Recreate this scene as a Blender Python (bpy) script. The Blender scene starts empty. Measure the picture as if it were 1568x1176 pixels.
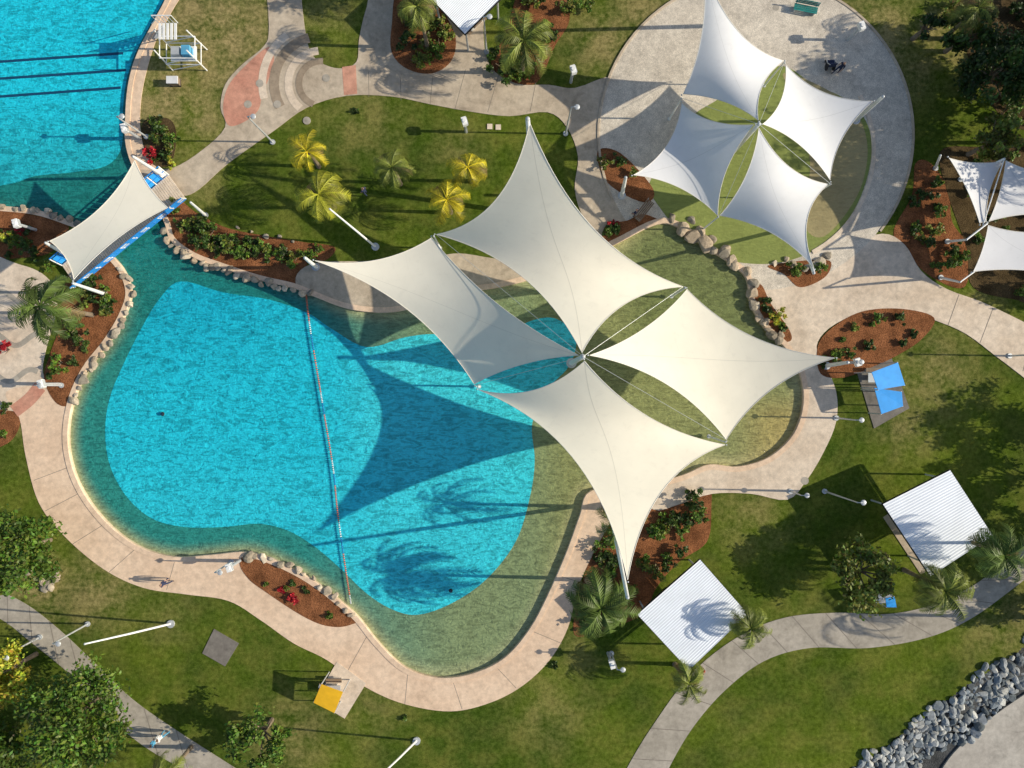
import bpy, math, random
import numpy as np
from mathutils import Vector, Matrix
from mathutils.geometry import tessellate_polygon, delaunay_2d_cdt
random.seed(7); rng=np.random.default_rng(7)
S=0.05; H=52.0
sc=bpy.context.scene; COL=sc.collection
def P(px,py,h=0.0):
    f=S*(1-h/H); return Vector(((px-784)*f,-(py-588)*f,h))
# ---------------------------------------------------------------- materials
class NT:
    def __init__(s,name):
        s.m=bpy.data.materials.new(name); s.m.use_nodes=True; s.t=s.m.node_tree; s.t.nodes.clear()
        s.out=s.n('ShaderNodeOutputMaterial')
    def n(s,ty,**kw):
        nd=s.t.nodes.new(ty)
        for k,v in kw.items():
            if k.startswith('_'): setattr(nd,k[1:],v)
            else: s.set(nd,k.replace('__',' '),v)
        return nd
    def set(s,nd,key,v):
        inp=nd.inputs[key]
        if isinstance(v,bpy.types.NodeSocket): s.t.links.new(v,inp)
        elif isinstance(v,(tuple,list)) and len(v)==3 and inp.type=='RGBA': inp.default_value=(*v,1)
        else: inp.default_value=v
    def obj(s): return s.n('ShaderNodeTexCoord').outputs['Object']
    def noise(s,scale,detail=4,rough=.55,vec=None,dist=0):
        return s.n('ShaderNodeTexNoise',Vector=vec if vec is not None else s.obj(),Scale=scale,Detail=detail,Roughness=rough,Distortion=dist).outputs['Fac']
    def mr(s,v,a,b,c=0.,d=1.): return s.n('ShaderNodeMapRange',Value=v,From__Min=a,From__Max=b,To__Min=c,To__Max=d).outputs[0]
    def math(s,op,a,b=0.): 
        nd=s.n('ShaderNodeMath',_operation=op); s.set(nd,0,a); s.set(nd,1,b); return nd.outputs[0]
    def mix(s,f,a,b,bt='MIX'):
        nd=s.n('ShaderNodeMix',_data_type='RGBA',_blend_type=bt); s.set(nd,0,f); s.set(nd,6,a); s.set(nd,7,b); return nd.outputs[2]
    def scale(s,c,f):
        nd=s.n('ShaderNodeVectorMath',_operation='SCALE'); s.set(nd,0,c); s.set(nd,'Scale',f); return nd.outputs[0]
    def bump(s,h,st,d): return s.n('ShaderNodeBump',Height=h,Strength=st,Distance=d).outputs[0]
    def done(s,sh): s.t.links.new(sh,s.out.inputs['Surface']); return s.m
    def bsdf(s,col,rough=.8,normal=None,metal=0.,spec=.3):
        b=s.n('ShaderNodeBsdfPrincipled',Base__Color=col,Roughness=rough,Metallic=metal)
        b.inputs['Specular IOR Level'].default_value=spec
        if normal is not None: s.set(b,'Normal',normal)
        return b.outputs[0]
    def diff(s,col,normal=None):
        b=s.n('ShaderNodeBsdfDiffuse',Color=col)
        if normal is not None: s.set(b,'Normal',normal)
        return b.outputs[0]
def simple(name,col,rough=.8,ns=1.,amt=.2,metal=0.,spec=.3):
    t=NT(name); a=t.noise(ns,2)
    rgb=t.n('ShaderNodeRGB'); rgb.outputs[0].default_value=(*col,1)
    c=t.scale(rgb.outputs[0],t.mr(a,.25,.75,1-amt,1+amt))
    return t.done(t.bsdf(c,rough,None,metal,spec))
def grassmat():
    t=NT('grass'); n0=t.noise(.09,1); n1=t.noise(.5,3); n2=t.noise(3.0,4,.65); n3=t.noise(18,2,.7)
    c=t.mix(t.mr(n0,.35,.65),(.050,.092,.008),(.095,.138,.012))
    c=t.mix(t.mr(n1,.45,.75,0,.6),c,(.170,.175,.027))
    c=t.mix(t.mr(t.noise(.22,3,.6),.46,.66,0,.7),c,(.036,.072,.008))
    dry=t.n('ShaderNodeAttribute',_attribute_name='Col').outputs['Fac']
    d=t.math('MULTIPLY',dry,t.mr(t.math('ADD',t.math('MULTIPLY',n1,.6),t.math('MULTIPLY',n2,.4)),.36,.58,.1,1.))
    c=t.mix(d,c,(.34,.265,.12))
    k=t.math('MULTIPLY',t.mr(n2,.25,.75,.55,1.45),t.mr(n3,.25,.75,.5,1.5))
    c=t.scale(c,k)
    return t.done(t.diff(c,t.bump(n3,.5,.05)))
def concrete(name,c1,c2,speck=.12,stain=.3):
    t=NT(name); a=t.noise(.35,5,.6); b=t.noise(2.2,4,.65); f=t.noise(30,1)
    c=t.mix(t.mr(a,.35,.65),c1,c2); k=t.math('MULTIPLY',t.mr(b,.3,.7,.82,1.12),t.mr(f,.3,.7,1-speck,1+speck))
    s_=t.noise(.8,5,.7,None,.6); k=t.math('MULTIPLY',k,t.mr(s_,.52,.72,1.,1-stain)); c=t.scale(c,k)
    return t.done(t.diff(c))
def mulchmat(name,c1,c2):
    t=NT(name); a=t.noise(.9,3); b=t.noise(12,3,.7)
    c=t.mix(t.mr(b,.35,.65),c1,c2); c=t.scale(c,t.mr(a,.3,.7,.6,1.3))
    return t.done(t.diff(c,t.bump(b,.9,.08)))
def waves(t,sc=1.,rot=18,an=2.8):
    mp=t.n('ShaderNodeMapping',Vector=t.obj()); mp.inputs['Rotation'].default_value=(0,0,math.radians(rot)); mp.inputs['Scale'].default_value=(1.0,an,1)
    return t.noise(1.0*sc,2,.5,mp.outputs[0],1.0)
def ripple(t,sc=1.):
    return t.math('ADD',waves(t,sc,62,2.4),t.math('MULTIPLY',t.noise(3.2*sc,1,.5,None,1.2),.4))
def poolfloor(name,attr=True,col=(0,0,0),st=.5,caustic=.25):
    t=NT(name)
    if attr: c=t.n('ShaderNodeAttribute',_attribute_name='Col').outputs['Color']
    else: c=t.mix(t.mr(t.noise(.10,2),.35,.65),col,tuple(x*.8 for x in col))
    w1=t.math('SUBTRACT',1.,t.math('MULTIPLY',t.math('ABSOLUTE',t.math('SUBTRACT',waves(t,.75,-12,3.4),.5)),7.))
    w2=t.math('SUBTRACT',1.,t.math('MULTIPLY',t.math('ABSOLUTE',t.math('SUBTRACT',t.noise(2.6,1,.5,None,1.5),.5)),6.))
    k=t.math('ADD',t.math('MULTIPLY',t.math('MAXIMUM',w1,0.),caustic*1.5),t.math('MULTIPLY',t.math('MAXIMUM',w2,0.),caustic*.7))  # bright ripple crests painted into the floor colour, standing in for refracted sunlight
    c=t.scale(c,t.math('ADD',k,1-caustic*.8))
    return t.done(t.diff(c,t.bump(ripple(t),st,.20)))
def watermat():
    t=NT('pool_water'); nm=t.bump(t.math('ADD',ripple(t,1.3),waves(t,1.2,-14,3.)),.6,.12)
    fc=t.n('ShaderNodeLayerWeight',Blend=.5,Normal=nm).outputs['Facing']
    fr=t.math('ADD',t.math('MULTIPLY',t.math('POWER',fc,5.),.9),.022)
    tr=t.n('ShaderNodeBsdfTransparent',Color=(.95,1.,.99)).outputs[0]
    gl=t.n('ShaderNodeBsdfGlossy',Color=(1,1,1),Roughness=.08,Normal=nm).outputs[0]
    mx=t.n('ShaderNodeMixShader'); t.set(mx,0,fr); t.set(mx,1,tr); t.set(mx,2,gl)
    return t.done(mx.outputs[0])
def sailmat(name,col,tr=.2):
    t=NT(name); uv=t.n('ShaderNodeUVMap'); sp=t.n('ShaderNodeSeparateXYZ',Vector=uv.outputs[0])
    s_=t.math('ADD',sp.outputs[0],sp.outputs[1]); f=t.math('FRACT',t.math('MULTIPLY',s_,8.)); l=t.math('LESS_THAN',f,.022)
    dg=t.math('LESS_THAN',t.math('ABSOLUTE',t.math('SUBTRACT',sp.outputs[0],sp.outputs[1])),.005)
    a=t.noise(.45,3,.6); st=t.noise(1.6,5,.7,None,.5)
    rgb=t.n('ShaderNodeRGB'); rgb.outputs[0].default_value=(*col,1)
    c=t.scale(rgb.outputs[0],t.math('MULTIPLY',t.mr(a,.3,.7,.95,1.02),t.mr(st,.55,.75,1.,.93)))
    c=t.mix(t.math('ADD',t.math('MULTIPLY',l,.08),t.math('MULTIPLY',dg,.4)),c,tuple(x*.55 for x in col))
    d=t.diff(c); tl=t.n('ShaderNodeBsdfTranslucent',Color=c).outputs[0]
    mx=t.n('ShaderNodeMixShader'); t.set(mx,0,tr); t.set(mx,1,d); t.set(mx,2,tl)
    return t.done(mx.outputs[0])
def leafmat():
    t=NT('foliage'); c=t.n('ShaderNodeAttribute',_attribute_name='Col').outputs['Color']
    d=t.bsdf(c,.5,spec=.35); tl=t.n('ShaderNodeBsdfTranslucent',Color=c).outputs[0]
    mx=t.n('ShaderNodeMixShader'); t.set(mx,0,.3); t.set(mx,1,d); t.set(mx,2,tl)
    return t.done(mx.outputs[0])
def attrmat(name,ns=5.):
    t=NT(name); c=t.n('ShaderNodeAttribute',_attribute_name='Col').outputs['Color']
    c=t.scale(c,t.mr(t.noise(ns,3,.65),.3,.7,.7,1.25))
    return t.done(t.diff(c))
M=dict(
 grass=grassmat(),
 beige=concrete('beige_concrete',(.74,.54,.38),(.82,.62,.45),.12,.15),
 pale=concrete('pale_concrete',(.67,.54,.41),(.79,.66,.52),.12,.2),
 grey=concrete('grey_concrete',(.38,.34,.28),(.48,.43,.36)),
 tan=concrete('tan_concrete',(.48,.39,.29),(.60,.50,.38)),
 sand=concrete('white_sand',(.58,.51,.42),(.72,.64,.53),.35,.25),
 pad=concrete('pad_concrete',(.19,.17,.15),(.25,.23,.20)),
 pink=concrete('pink_paving',(.58,.27,.19),(.65,.34,.24)),
 darkpav=concrete('brown_paving',(.32,.25,.18),(.38,.30,.22)),
 mulch=mulchmat('bark_mulch',(.15,.06,.028),(.36,.15,.065)),
 dmulch=mulchmat('dark_mulch',(.07,.05,.025),(.13,.09,.045)),
 rubble=mulchmat('dark_rubble',(.05,.055,.055),(.12,.12,.12)),
 mud=concrete('river_mud',(.42,.38,.33),(.52,.48,.42)),
 floor=poolfloor('pool_floor_sand',True,st=.5,caustic=.28), turq=poolfloor('pool_floor_turquoise',True,st=.55,caustic=.36),
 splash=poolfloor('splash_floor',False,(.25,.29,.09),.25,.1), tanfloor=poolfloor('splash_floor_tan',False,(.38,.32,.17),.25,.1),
 water=watermat(), cream=sailmat('cream_sail_fabric',(.97,.91,.77)), white=sailmat('white_sail_fabric',(.90,.90,.92)),
 leaf=leafmat(), rock=attrmat('rock'), bark=simple('palm_bark',(.22,.17,.12),.9,3,.3),
 steel=simple('galvanised_steel',(.55,.57,.58),.45,2,.1,metal=.3), wpaint=simple('white_paint',(.82,.82,.80),.5,2,.06),
 rope=simple('sail_edge_webbing',(.80,.76,.68),.8,2,.05), roof=simple('white_roof_sheet',(.82,.86,.92),.5,.6,.06),
 blue=simple('blue_paint',(.02,.22,.62),.5,2,.12), bluer=simple('blue_canvas',(.03,.34,.85),.6,2,.1), yellow=simple('yellow_canvas',(.90,.50,.02),.6,2,.1),
 black=simple('black_paint',(.02,.02,.022),.5,2,.1), orange=simple('orange_plastic',(.80,.18,.07),.5,2,.1),
 wood=simple('weathered_timber',(.25,.18,.12),.8,3,.2), lane=simple('lane_tile',(.004,.06,.14),.6,2,.1),
 joint=simple('joint_gap',(.22,.19,.16),.9), teal=simple('teal_paint',(.02,.22,.20),.5),
 skin=simple('skin',(.45,.27,.19),.6), hair=simple('hair',(.05,.03,.02),.7), navy=simple('navy_cloth',(.03,.04,.09),.9),
 wcloth=simple('white_cloth',(.75,.75,.75),.9), bcloth=simple('sky_cloth',(.10,.35,.55),.9), rcloth=simple('red_cloth',(.5,.05,.05),.9),
)
# ---------------------------------------------------------------- mesh helpers
def link(ob,parent=None):
    COL.objects.link(ob)
    if parent: ob.parent=parent
    return ob
def empty(name):
    e=bpy.data.objects.new(name,None); COL.objects.link(e); return e
def mesh(name,V,F,mats,mi=None,col=None,smooth=False,parent=None,uv=None):
    me=bpy.data.meshes.new(name)
    V=[tuple(v) for v in V] if not isinstance(V,np.ndarray) else V.tolist()
    F=F.tolist() if isinstance(F,np.ndarray) else F
    me.from_pydata(V,[],F)
    for m in (mats if isinstance(mats,(list,tuple)) else [mats]): me.materials.append(m)
    if mi is not None: me.polygons.foreach_set('material_index',np.array(mi,dtype=np.int32))
    if col is not None:
        a=me.color_attributes.new('Col','FLOAT_COLOR','POINT')
        c=np.ones((len(V),4),dtype=np.float32); c[:,:3]=np.array(col).reshape(len(V),-1)
        a.data.foreach_set('color',c.ravel())
    if uv is not None:
        l=me.uv_layers.new(name='UVMap'); idx=np.empty(len(me.loops),dtype=np.int32); me.loops.foreach_get('vertex_index',idx)
        l.data.foreach_set('uv',np.array(uv,dtype=np.float32)[idx].ravel())
    if smooth: me.polygons.foreach_set('use_smooth',[True]*len(me.polygons))
    me.update()
    return link(bpy.data.objects.new(name,me),parent)
class B:
    def __init__(s): s.V=[];s.F=[];s.M=[];s.C=[];s.mats=[]
    def mid(s,m):
        if m not in s.mats: s.mats.append(m)
        return s.mats.index(m)
    def add(s,V,F,m,c=(1,1,1)):
        o=len(s.V); s.V+= [tuple(v) for v in V]; s.F+=[tuple(i+o for i in f) for f in F]; s.M+=[s.mid(m)]*len(F)
        s.C+= [tuple(c)]*len(V) if not isinstance(c,np.ndarray) else c.tolist()
    def box(s,c,size,m,rot=None,rz=0.):
        x,y,z=[k/2 for k in size]; R=rot if rot is not None else Matrix.Rotation(rz,3,'Z')
        V=[Vector(c)+R@Vector((a*x,b*y,d*z)) for a in(-1,1) for b in(-1,1) for d in(-1,1)]
        s.add(V,[(0,1,3,2),(4,6,7,5),(0,4,5,1),(2,3,7,6),(0,2,6,4),(1,5,7,3)],m)
    def tube(s,pts,r,m,n=8,c=(1,1,1),cap=True):
        pts=[Vector(p) for p in pts]; rs=r if isinstance(r,(list,tuple)) else [r]*len(pts); V=[];F=[]
        for i,p in enumerate(pts):
            d=(pts[min(i+1,len(pts)-1)]-pts[max(i-1,0)]).normalized()
            a=d.cross(Vector((0,0,1)) if abs(d.z)<.9 else Vector((1,0,0))).normalized(); b=d.cross(a)
            for k in range(n):
                t=2*math.pi*k/n; V.append(p+(a*math.cos(t)+b*math.sin(t))*rs[i])
        for i in range(len(pts)-1):
            for k in range(n): F.append((i*n+k,i*n+(k+1)%n,(i+1)*n+(k+1)%n,(i+1)*n+k))
        if cap: F.append(tuple(range(n))[::-1]); F.append(tuple((len(pts)-1)*n+k for k in range(n)))
        s.add(V,F,m,c)
    def ball(s,c,r,m,sz=1.,seg=10,rings=6,col=(1,1,1)):
        V=[];F=[]
        for i in range(rings+1):
            ph=math.pi*i/rings
            for k in range(seg):
                t=2*math.pi*k/seg; V.append(Vector(c)+Vector((r*math.sin(ph)*math.cos(t),r*math.sin(ph)*math.sin(t),r*sz*math.cos(ph))))
        for i in range(rings):
            for k in range(seg): F.append((i*seg+k,i*seg+(k+1)%seg,(i+1)*seg+(k+1)%seg,(i+1)*seg+k))
        s.add(V,F,m,col)
    def obj(s,name,parent=None,smooth=False): return mesh(name,s.V,s.F,s.mats,s.M,s.C,smooth,parent)
def cr(pts,closed=True,n=6):
    p=[np.array(q,float) for q in pts]; N=len(p); out=[]
    for i in range(N if closed else N-1):
        a=p[(i-1)%N] if closed or i>0 else p[0]; b=p[i]; c=p[(i+1)%N]; d=p[(i+2)%N] if closed or i<N-2 else p[-1]
        for k in range(n):
            t=k/n; out.append(.5*((2*b)+(-a+c)*t+(2*a-5*b+4*c-d)*t*t+(-a+3*b-3*c+d)*t**3))
    if not closed: out.append(p[-1])
    return [tuple(q) for q in out]
def prism_data(pp,z0,z1,h=0):
    pts=[P(x,y,h) for x,y in pp]; n=len(pts)
    ar=sum(pts[i].x*pts[(i+1)%n].y-pts[(i+1)%n].x*pts[i].y for i in range(n))
    if ar<0: pts=pts[::-1]
    V=[(p.x,p.y,z0) for p in pts]+[(p.x,p.y,z1) for p in pts]
    T=tessellate_polygon([[Vector((p.x,p.y,0)) for p in pts]])
    F=[]
    for t in T:
        a,b,c=[pts[i] for i in t]; o=(b.x-a.x)*(c.y-a.y)-(c.x-a.x)*(b.y-a.y)
        t=tuple(t) if o>0 else tuple(t)[::-1]
        F.append(tuple(i+n for i in t)); F.append(t[::-1])
    for i in range(n): j=(i+1)%n; F.append((i,j,j+n,i+n))
    return V,F
CUT=None
def sheet(name,pts,z,m,sm=True,cut=False,parent=None,n=6,z0=-.12):
    pp=cr(pts,True,n) if sm else pts
    V,F=prism_data(pp,z0,z,0); ob=mesh(name,V,F,m,parent=parent)
    if cut and CUT:
        md=ob.modifiers.new('b','BOOLEAN'); md.operation='DIFFERENCE'; md.solver='EXACT'; md.object=CUT
        dg=bpy.context.evaluated_depsgraph_get(); nm=bpy.data.meshes.new_from_object(ob.evaluated_get(dg)); ob.modifiers.clear()
        if len(nm.polygons)>3: ob.data=nm
        else: print('BOOLEAN EMPTY',name)
    return ob
def inpoly(X,Y,poly):
    r=np.zeros(X.shape,bool); n=len(poly)
    for i in range(n):
        x1,y1=poly[i]; x2,y2=poly[(i+1)%n]
        if y1==y2: continue
        c=((y1>Y)!=(y2>Y))&(X<(x2-x1)*(Y-y1)/(y2-y1)+x1); r^=c
    return r
def distpoly(X,Y,poly,closed=True):
    d=np.full(X.shape,1e9); n=len(poly)
    for i in range(n if closed else n-1):
        x1,y1=poly[i]; x2,y2=poly[(i+1)%n]; dx,dy=x2-x1,y2-y1; L=dx*dx+dy*dy+1e-9
        t=np.clip(((X-x1)*dx+(Y-y1)*dy)/L,0,1); d=np.minimum(d,np.hypot(X-x1-t*dx,Y-y1-t*dy))
    return d
# ---------------------------------------------------------------- pool outline
POOL=cr([(-200,-160),(310,-160),(262,-20),(238,30),(212,80),(198,125),(193,175),(194,225),(212,272),(250,335),(262,368),(295,393),(340,410),(395,428),(450,441),(485,455),(525,470),(565,477),(610,476),
 (660,462),(710,447),(760,440),(820,425),(880,402),(945,372),(1005,343),(1040,348),(1080,378),(1115,400),(1143,425),(1150,465),(1172,503),(1205,535),(1226,575),(1230,620),(1215,665),(1178,700),(1130,715),(1085,712),(1045,728),
 (980,745),(905,752),(888,790),(868,845),(842,905),(812,962),(772,1008),(722,1032),(670,1038),(620,1022),(580,985),(548,945),(520,920),(478,888),(430,862),(380,846),(325,850),(265,853),(208,835),(158,795),(120,740),(104,680),(110,620),(132,568),(165,525),(188,487),(200,450),(190,415),(165,385),(130,350),(100,336),(55,322),(0,316),(-80,310),(-200,310)],True,5)
WP=[tuple(P(x,y)[:2]) for x,y in POOL]
V,F=prism_data(POOL,-3,3); CUT=mesh('pool_cutter',V,F,M['grass'])
def axis(a,b,st): 
    c=list(np.arange(a,b+1e-6,st)); e=[20,60,150,400,900]
    return np.array([a-k for k in e[::-1]]+c+[b+k for k in e])
gx=axis(-43,43,.2); gy=axis(-33,33,.2); X,Y=np.meshgrid(gx,gy); Z=np.zeros_like(X)
ins=inpoly(X,Y,WP); Z[ins]=-1.5
PX=X/S+784; PY=-Y/S+588
BANK=[(1290,1196),(1330,1165),(1400,1110),(1480,1052),(1568,992),(1700,930),(3000,500)]
MUDP=BANK+[(90000,500),(90000,90000),(1290,90000)]
dry=np.zeros_like(X)+.10
for x,y,r,s in [(330,50,130,.95),(250,150,90,.9),(300,170,60,.8),(380,40,60,.8),(930,60,70,.7),(980,20,60,.7),(1340,60,90,.8),(1440,60,80,.7),(1400,100,60,.6),(60,895,60,.9),(150,905,70,.7),(250,940,60,.3),(1150,790,70,.45),(1430,570,80,.55),
  (1390,650,60,.5),(840,1090,80,.35),(880,1000,60,.3),(440,1130,80,.5),(560,180,90,.35),(700,230,60,.3),(20,640,40,.5),(1500,480,60,.5),(1230,960,90,.2),(1130,1120,80,.15),(1540,960,80,.5),(300,280,50,.5),(560,1090,80,.3),(230,90,60,.7),(500,30,60,.4),(1500,960,60,.3)]:
    dry=np.maximum(dry,s*np.exp(-((PX-x)**2+(PY-y)**2)/(r*r)))
mu=inpoly(PX,PY,MUDP); dd=distpoly(PX,PY,BANK,False); Z[mu]=-np.clip(dd[mu]/60,0,1)*1.0-.02
nx,ny=len(gx),len(gy); idx=np.arange(nx*ny).reshape(ny,nx)
F=np.stack([idx[:-1,:-1],idx[:-1,1:],idx[1:,1:],idx[1:,:-1]],-1).reshape(-1,4)
mid_=mu[:-1,:-1].reshape(-1).astype(np.int32)
mesh('grass_ground',np.stack([X,Y,Z],-1).reshape(-1,3),F,[M['grass'],M['rubble']],mi=mid_,col=np.repeat(dry.reshape(-1,1),3,1))
# pool floor
sm=lambda a,b,v: np.clip((v-a)/(b-a),0,1)**2*(3-2*np.clip((v-a)/(b-a),0,1))
def lerp(a,b,t): return a+(b-a)*t[...,None]
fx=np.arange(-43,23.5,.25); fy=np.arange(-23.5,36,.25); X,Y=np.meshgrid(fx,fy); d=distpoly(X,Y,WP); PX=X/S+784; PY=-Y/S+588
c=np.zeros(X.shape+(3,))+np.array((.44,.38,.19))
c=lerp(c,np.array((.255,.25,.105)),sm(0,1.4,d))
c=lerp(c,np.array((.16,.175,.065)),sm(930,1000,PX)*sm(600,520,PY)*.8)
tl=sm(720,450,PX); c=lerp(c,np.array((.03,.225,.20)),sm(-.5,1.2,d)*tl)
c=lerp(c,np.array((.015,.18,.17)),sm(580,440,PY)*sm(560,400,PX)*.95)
c=lerp(c,np.array((.12,.32,.24)),sm(560,640,PX)*sm(880,800,PX)*.2)
c=lerp(c,np.array((.44,.32,.12)),sm(1110,1200,PX)*sm(590,650,PY)*.85)
idx=np.arange(X.size).reshape(X.shape); FF=np.stack([idx[:-1,:-1],idx[:-1,1:],idx[1:,1:],idx[1:,:-1]],-1).reshape(-1,4)
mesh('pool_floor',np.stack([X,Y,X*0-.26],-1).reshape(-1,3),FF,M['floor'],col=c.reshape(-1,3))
def turq(pts,n,z,bb,colf):
    pp=cr(pts,True,n); wp=[tuple(P(x,y)[:2]) for x,y in pp]
    X,Y=np.meshgrid(np.arange(bb[0],bb[1],.8),np.arange(bb[2],bb[3],.8))
    ins=inpoly(X,Y,wp)&(distpoly(X,Y,wp)>.35)
    vs=[Vector(p) for p in wp]+[Vector((x,y)) for x,y in zip(X[ins],Y[ins])]
    r=delaunay_2d_cdt(vs,[],[list(range(len(wp)))],1,1e-4)
    V=np.array([(v.x,v.y,z) for v in r[0]]); px=V[:,0]/S+784; py=-V[:,1]/S+588
    fs=[]
    for f in r[2]:
        a,b_,c_=[V[i] for i in f[:3]]; o=(b_[0]-a[0])*(c_[1]-a[1])-(c_[0]-a[0])*(b_[1]-a[1]); fs.append(tuple(f) if o>0 else tuple(f)[::-1])
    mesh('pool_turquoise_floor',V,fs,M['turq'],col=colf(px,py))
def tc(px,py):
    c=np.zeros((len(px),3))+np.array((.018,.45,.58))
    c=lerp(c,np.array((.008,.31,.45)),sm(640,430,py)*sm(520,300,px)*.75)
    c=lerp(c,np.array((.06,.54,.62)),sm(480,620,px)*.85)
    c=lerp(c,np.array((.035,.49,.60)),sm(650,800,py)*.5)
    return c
TQ=[(275,430),(340,447),(410,458),(468,478),(505,502),(560,531),(620,516),(670,512),(720,530),(770,515),(810,492),(850,487),(882,515),(872,560),(835,600),(815,650),(819,705),(812,760),(790,830),(745,888),(692,925),(640,943),(600,935),(560,910),(520,872),(480,838),(440,814),(395,803),(340,808),(280,808),(230,795),(190,760),(165,712),(158,660),(165,610),(185,560),(215,500),(243,455)]
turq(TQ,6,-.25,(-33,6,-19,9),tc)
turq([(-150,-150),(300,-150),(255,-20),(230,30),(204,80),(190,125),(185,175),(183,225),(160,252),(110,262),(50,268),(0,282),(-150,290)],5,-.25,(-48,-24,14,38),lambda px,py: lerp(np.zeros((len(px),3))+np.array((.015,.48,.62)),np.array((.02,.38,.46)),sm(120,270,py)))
for a,b in [((-60,94),(186,77)),((-60,120),(190,103)),((-60,148),(182,130))]:
    sheet('lane_marking',[(a[0],a[1]),(b[0],b[1]),(b[0],b[1]+4),(a[0],a[1]+4)],-.24,M['lane'],False,z0=-.26)
V,F=prism_data(POOL,-.1,-.09); nV=len(V)//2
mesh('pool_water',V[nV:],[tuple(i-nV for i in f) for f in F if all(i>=nV for i in f)],M['water'])
def ring(name,pp,win,wout,zt,zb,m,closed=True,parent=None):
    pts=[P(x,y) for x,y in pp]; n=len(pts); V=[];F=[]
    ar=sum(pts[i].x*pts[(i+1)%n].y-pts[(i+1)%n].x*pts[i].y for i in range(n)); sg=1 if ar>0 else -1
    for i,p in enumerate(pts):
        a=pts[(i-1)%n] if closed or i>0 else p; b=pts[(i+1)%n] if closed or i<n-1 else p
        d=(b-a).normalized(); o=Vector((d.y,-d.x,0))*sg
        for off,z in((-win,zb),(-win,zt-.02),(-win+.03,zt),(wout,zt),(wout,zb*.3)):
            q=p+o*off; V.append((q.x,q.y,z))
    for i in range(n if closed else n-1):
        j=(i+1)%n
        for k in range(4): F.append((i*5+k,j*5+k,j*5+k+1,i*5+k+1))
    return mesh(name,V,F,m,parent=parent)
ring('pool_coping',POOL,.04,.36,.075,-.5,M['beige'])
# ---------------------------------------------------------------- paths
sheet('pool_deck',[(10,600),(30,640),(40,700),(60,770),(100,822),(160,872),(220,900),(285,910),(350,920),(400,950),(450,985),(500,1010),(560,1052),(620,1078),(690,1089),(750,1076),(800,1050),(842,1010),(870,960),(885,900),(912,840),(935,800),(950,760),(905,700),(800,800),(600,900),(400,700),(150,640),(110,600),(70,590)],.030,M['beige'],cut=True)
sheet('pool_deck',[(300,-60),(262,20),(240,60),(222,120),(215,170),(218,210),(240,252),(210,262),(150,200),(150,60),(200,-60)],.034,M['beige'],cut=True)
north=[(200,262),(255,290),(280,300),(305,290),(350,250),(420,200),(470,165),(530,147),(600,148),(660,160),(720,171),(780,178),(838,172),(868,195),(885,240),(880,290),(895,335),(925,350),(990,310),(940,240),(918,190),(937,120),(880,135),(840,130),(790,128),(750,100),(740,40),(745,-60),(590,-60),(562,10),(550,60),(546,95),(520,105),(490,95),(472,70),(462,0),(460,-60),(410,-60),(412,40),(405,70),(370,100),(345,130),(338,165),(345,195),(310,230),(262,258)]
sheet('footpath',north,.038,M['tan'],cut=True,n=4)
sheet('pool_deck',[(455,440),(475,405),(560,400),(640,400),(700,388),(790,395),(870,345),(895,325),(960,305),(1015,312),(1018,345),(990,380),(900,440),(800,470),(700,490),(600,520),(520,500)],.042,M['tan'],cut=True)
circ=lambda cx,cy,r,n=72,a0=0,a1=360:[(cx+r*math.cos(math.radians(a0+(a1-a0)*k/n)),cy+r*math.sin(math.radians(a0+(a1-a0)*k/n))) for k in range(n if a1-a0==360 else n+1)]
sheet('sand_play_circle',circ(1157,206,239),.050,M['sand'],False,cut=True)
sheet('plaza_paving',[(1120,440),(1150,415),(1180,400),(1240,410),(1290,378),(1350,358),(1385,375),(1410,415),(1450,443),(1520,470),(1620,530),(1620,610),(1540,557),(1480,512),(1430,490),(1380,473),(1320,478),(1270,502),(1250,530),(1262,555),(1280,600),(1280,645),(1262,690),(1235,735),(1205,765),(1150,756),(1090,756),(1040,772),(1000,780),(970,740),(1060,690),(1180,650),(1180,560),(1120,500)],.046,M['pale'],cut=True,n=4)
sheet('footpath',[(-60,880),(0,905),(45,928),(92,965),(140,1010),(200,1068),(270,1118),(390,1195),(450,1240),(360,1240),(290,1185),(220,1142),(160,1092),(110,1035),(50,985),(0,947),(-60,925)],.030,M['grey'])
sheet('footpath',[(930,1240),(960,1176),(1000,1110),(1060,1030),(1130,975),(1200,946),(1280,938),(1360,940),(1430,925),(1500,890),(1568,832),(1640,760),(1660,820),(1568,888),(1490,945),(1420,976),(1330,992),(1240,992),(1170,1012),(1110,1057),(1060,1115),(1022,1180),(995,1240)],.030,M['grey'])
sheet('patterned_paving',[(-60,395),(30,405),(75,428),(88,470),(72,530),(66,570),(80,598),(70,612),(25,630),(-60,590)],.026,M['pale'],cut=True)
def strip(name,pts,w,z,m,par=None):
    pts=cr(pts,False,8); V=[];F=[]
    for i,p in enumerate(pts):
        a=P(*pts[max(i-1,0)]); b=P(*pts[min(i+1,len(pts)-1)]); d=(b-a).normalized(); o=Vector((-d.y,d.x,0))*w/2; q=P(*p)
        V+=[(q.x+o.x,q.y+o.y,z),(q.x-o.x,q.y-o.y,z)]
        if i: F.append((2*i-2,2*i-1,2*i+1,2*i))
    return mesh(name,V,F,m,parent=par)
pv=empty('wavy_paving_pattern')
for k,y in enumerate([455,520,575]):
    strip('wave',[(-50+6*j,y+9*math.sin(j*.55+k)) for j in range(19)],.4,.032,M['grey'],pv)
strip('wave',[(22,630),(45,612),(62,592)],1.,.040,M['pink'],pv)
pp=empty('circular_paving_pattern')
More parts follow.
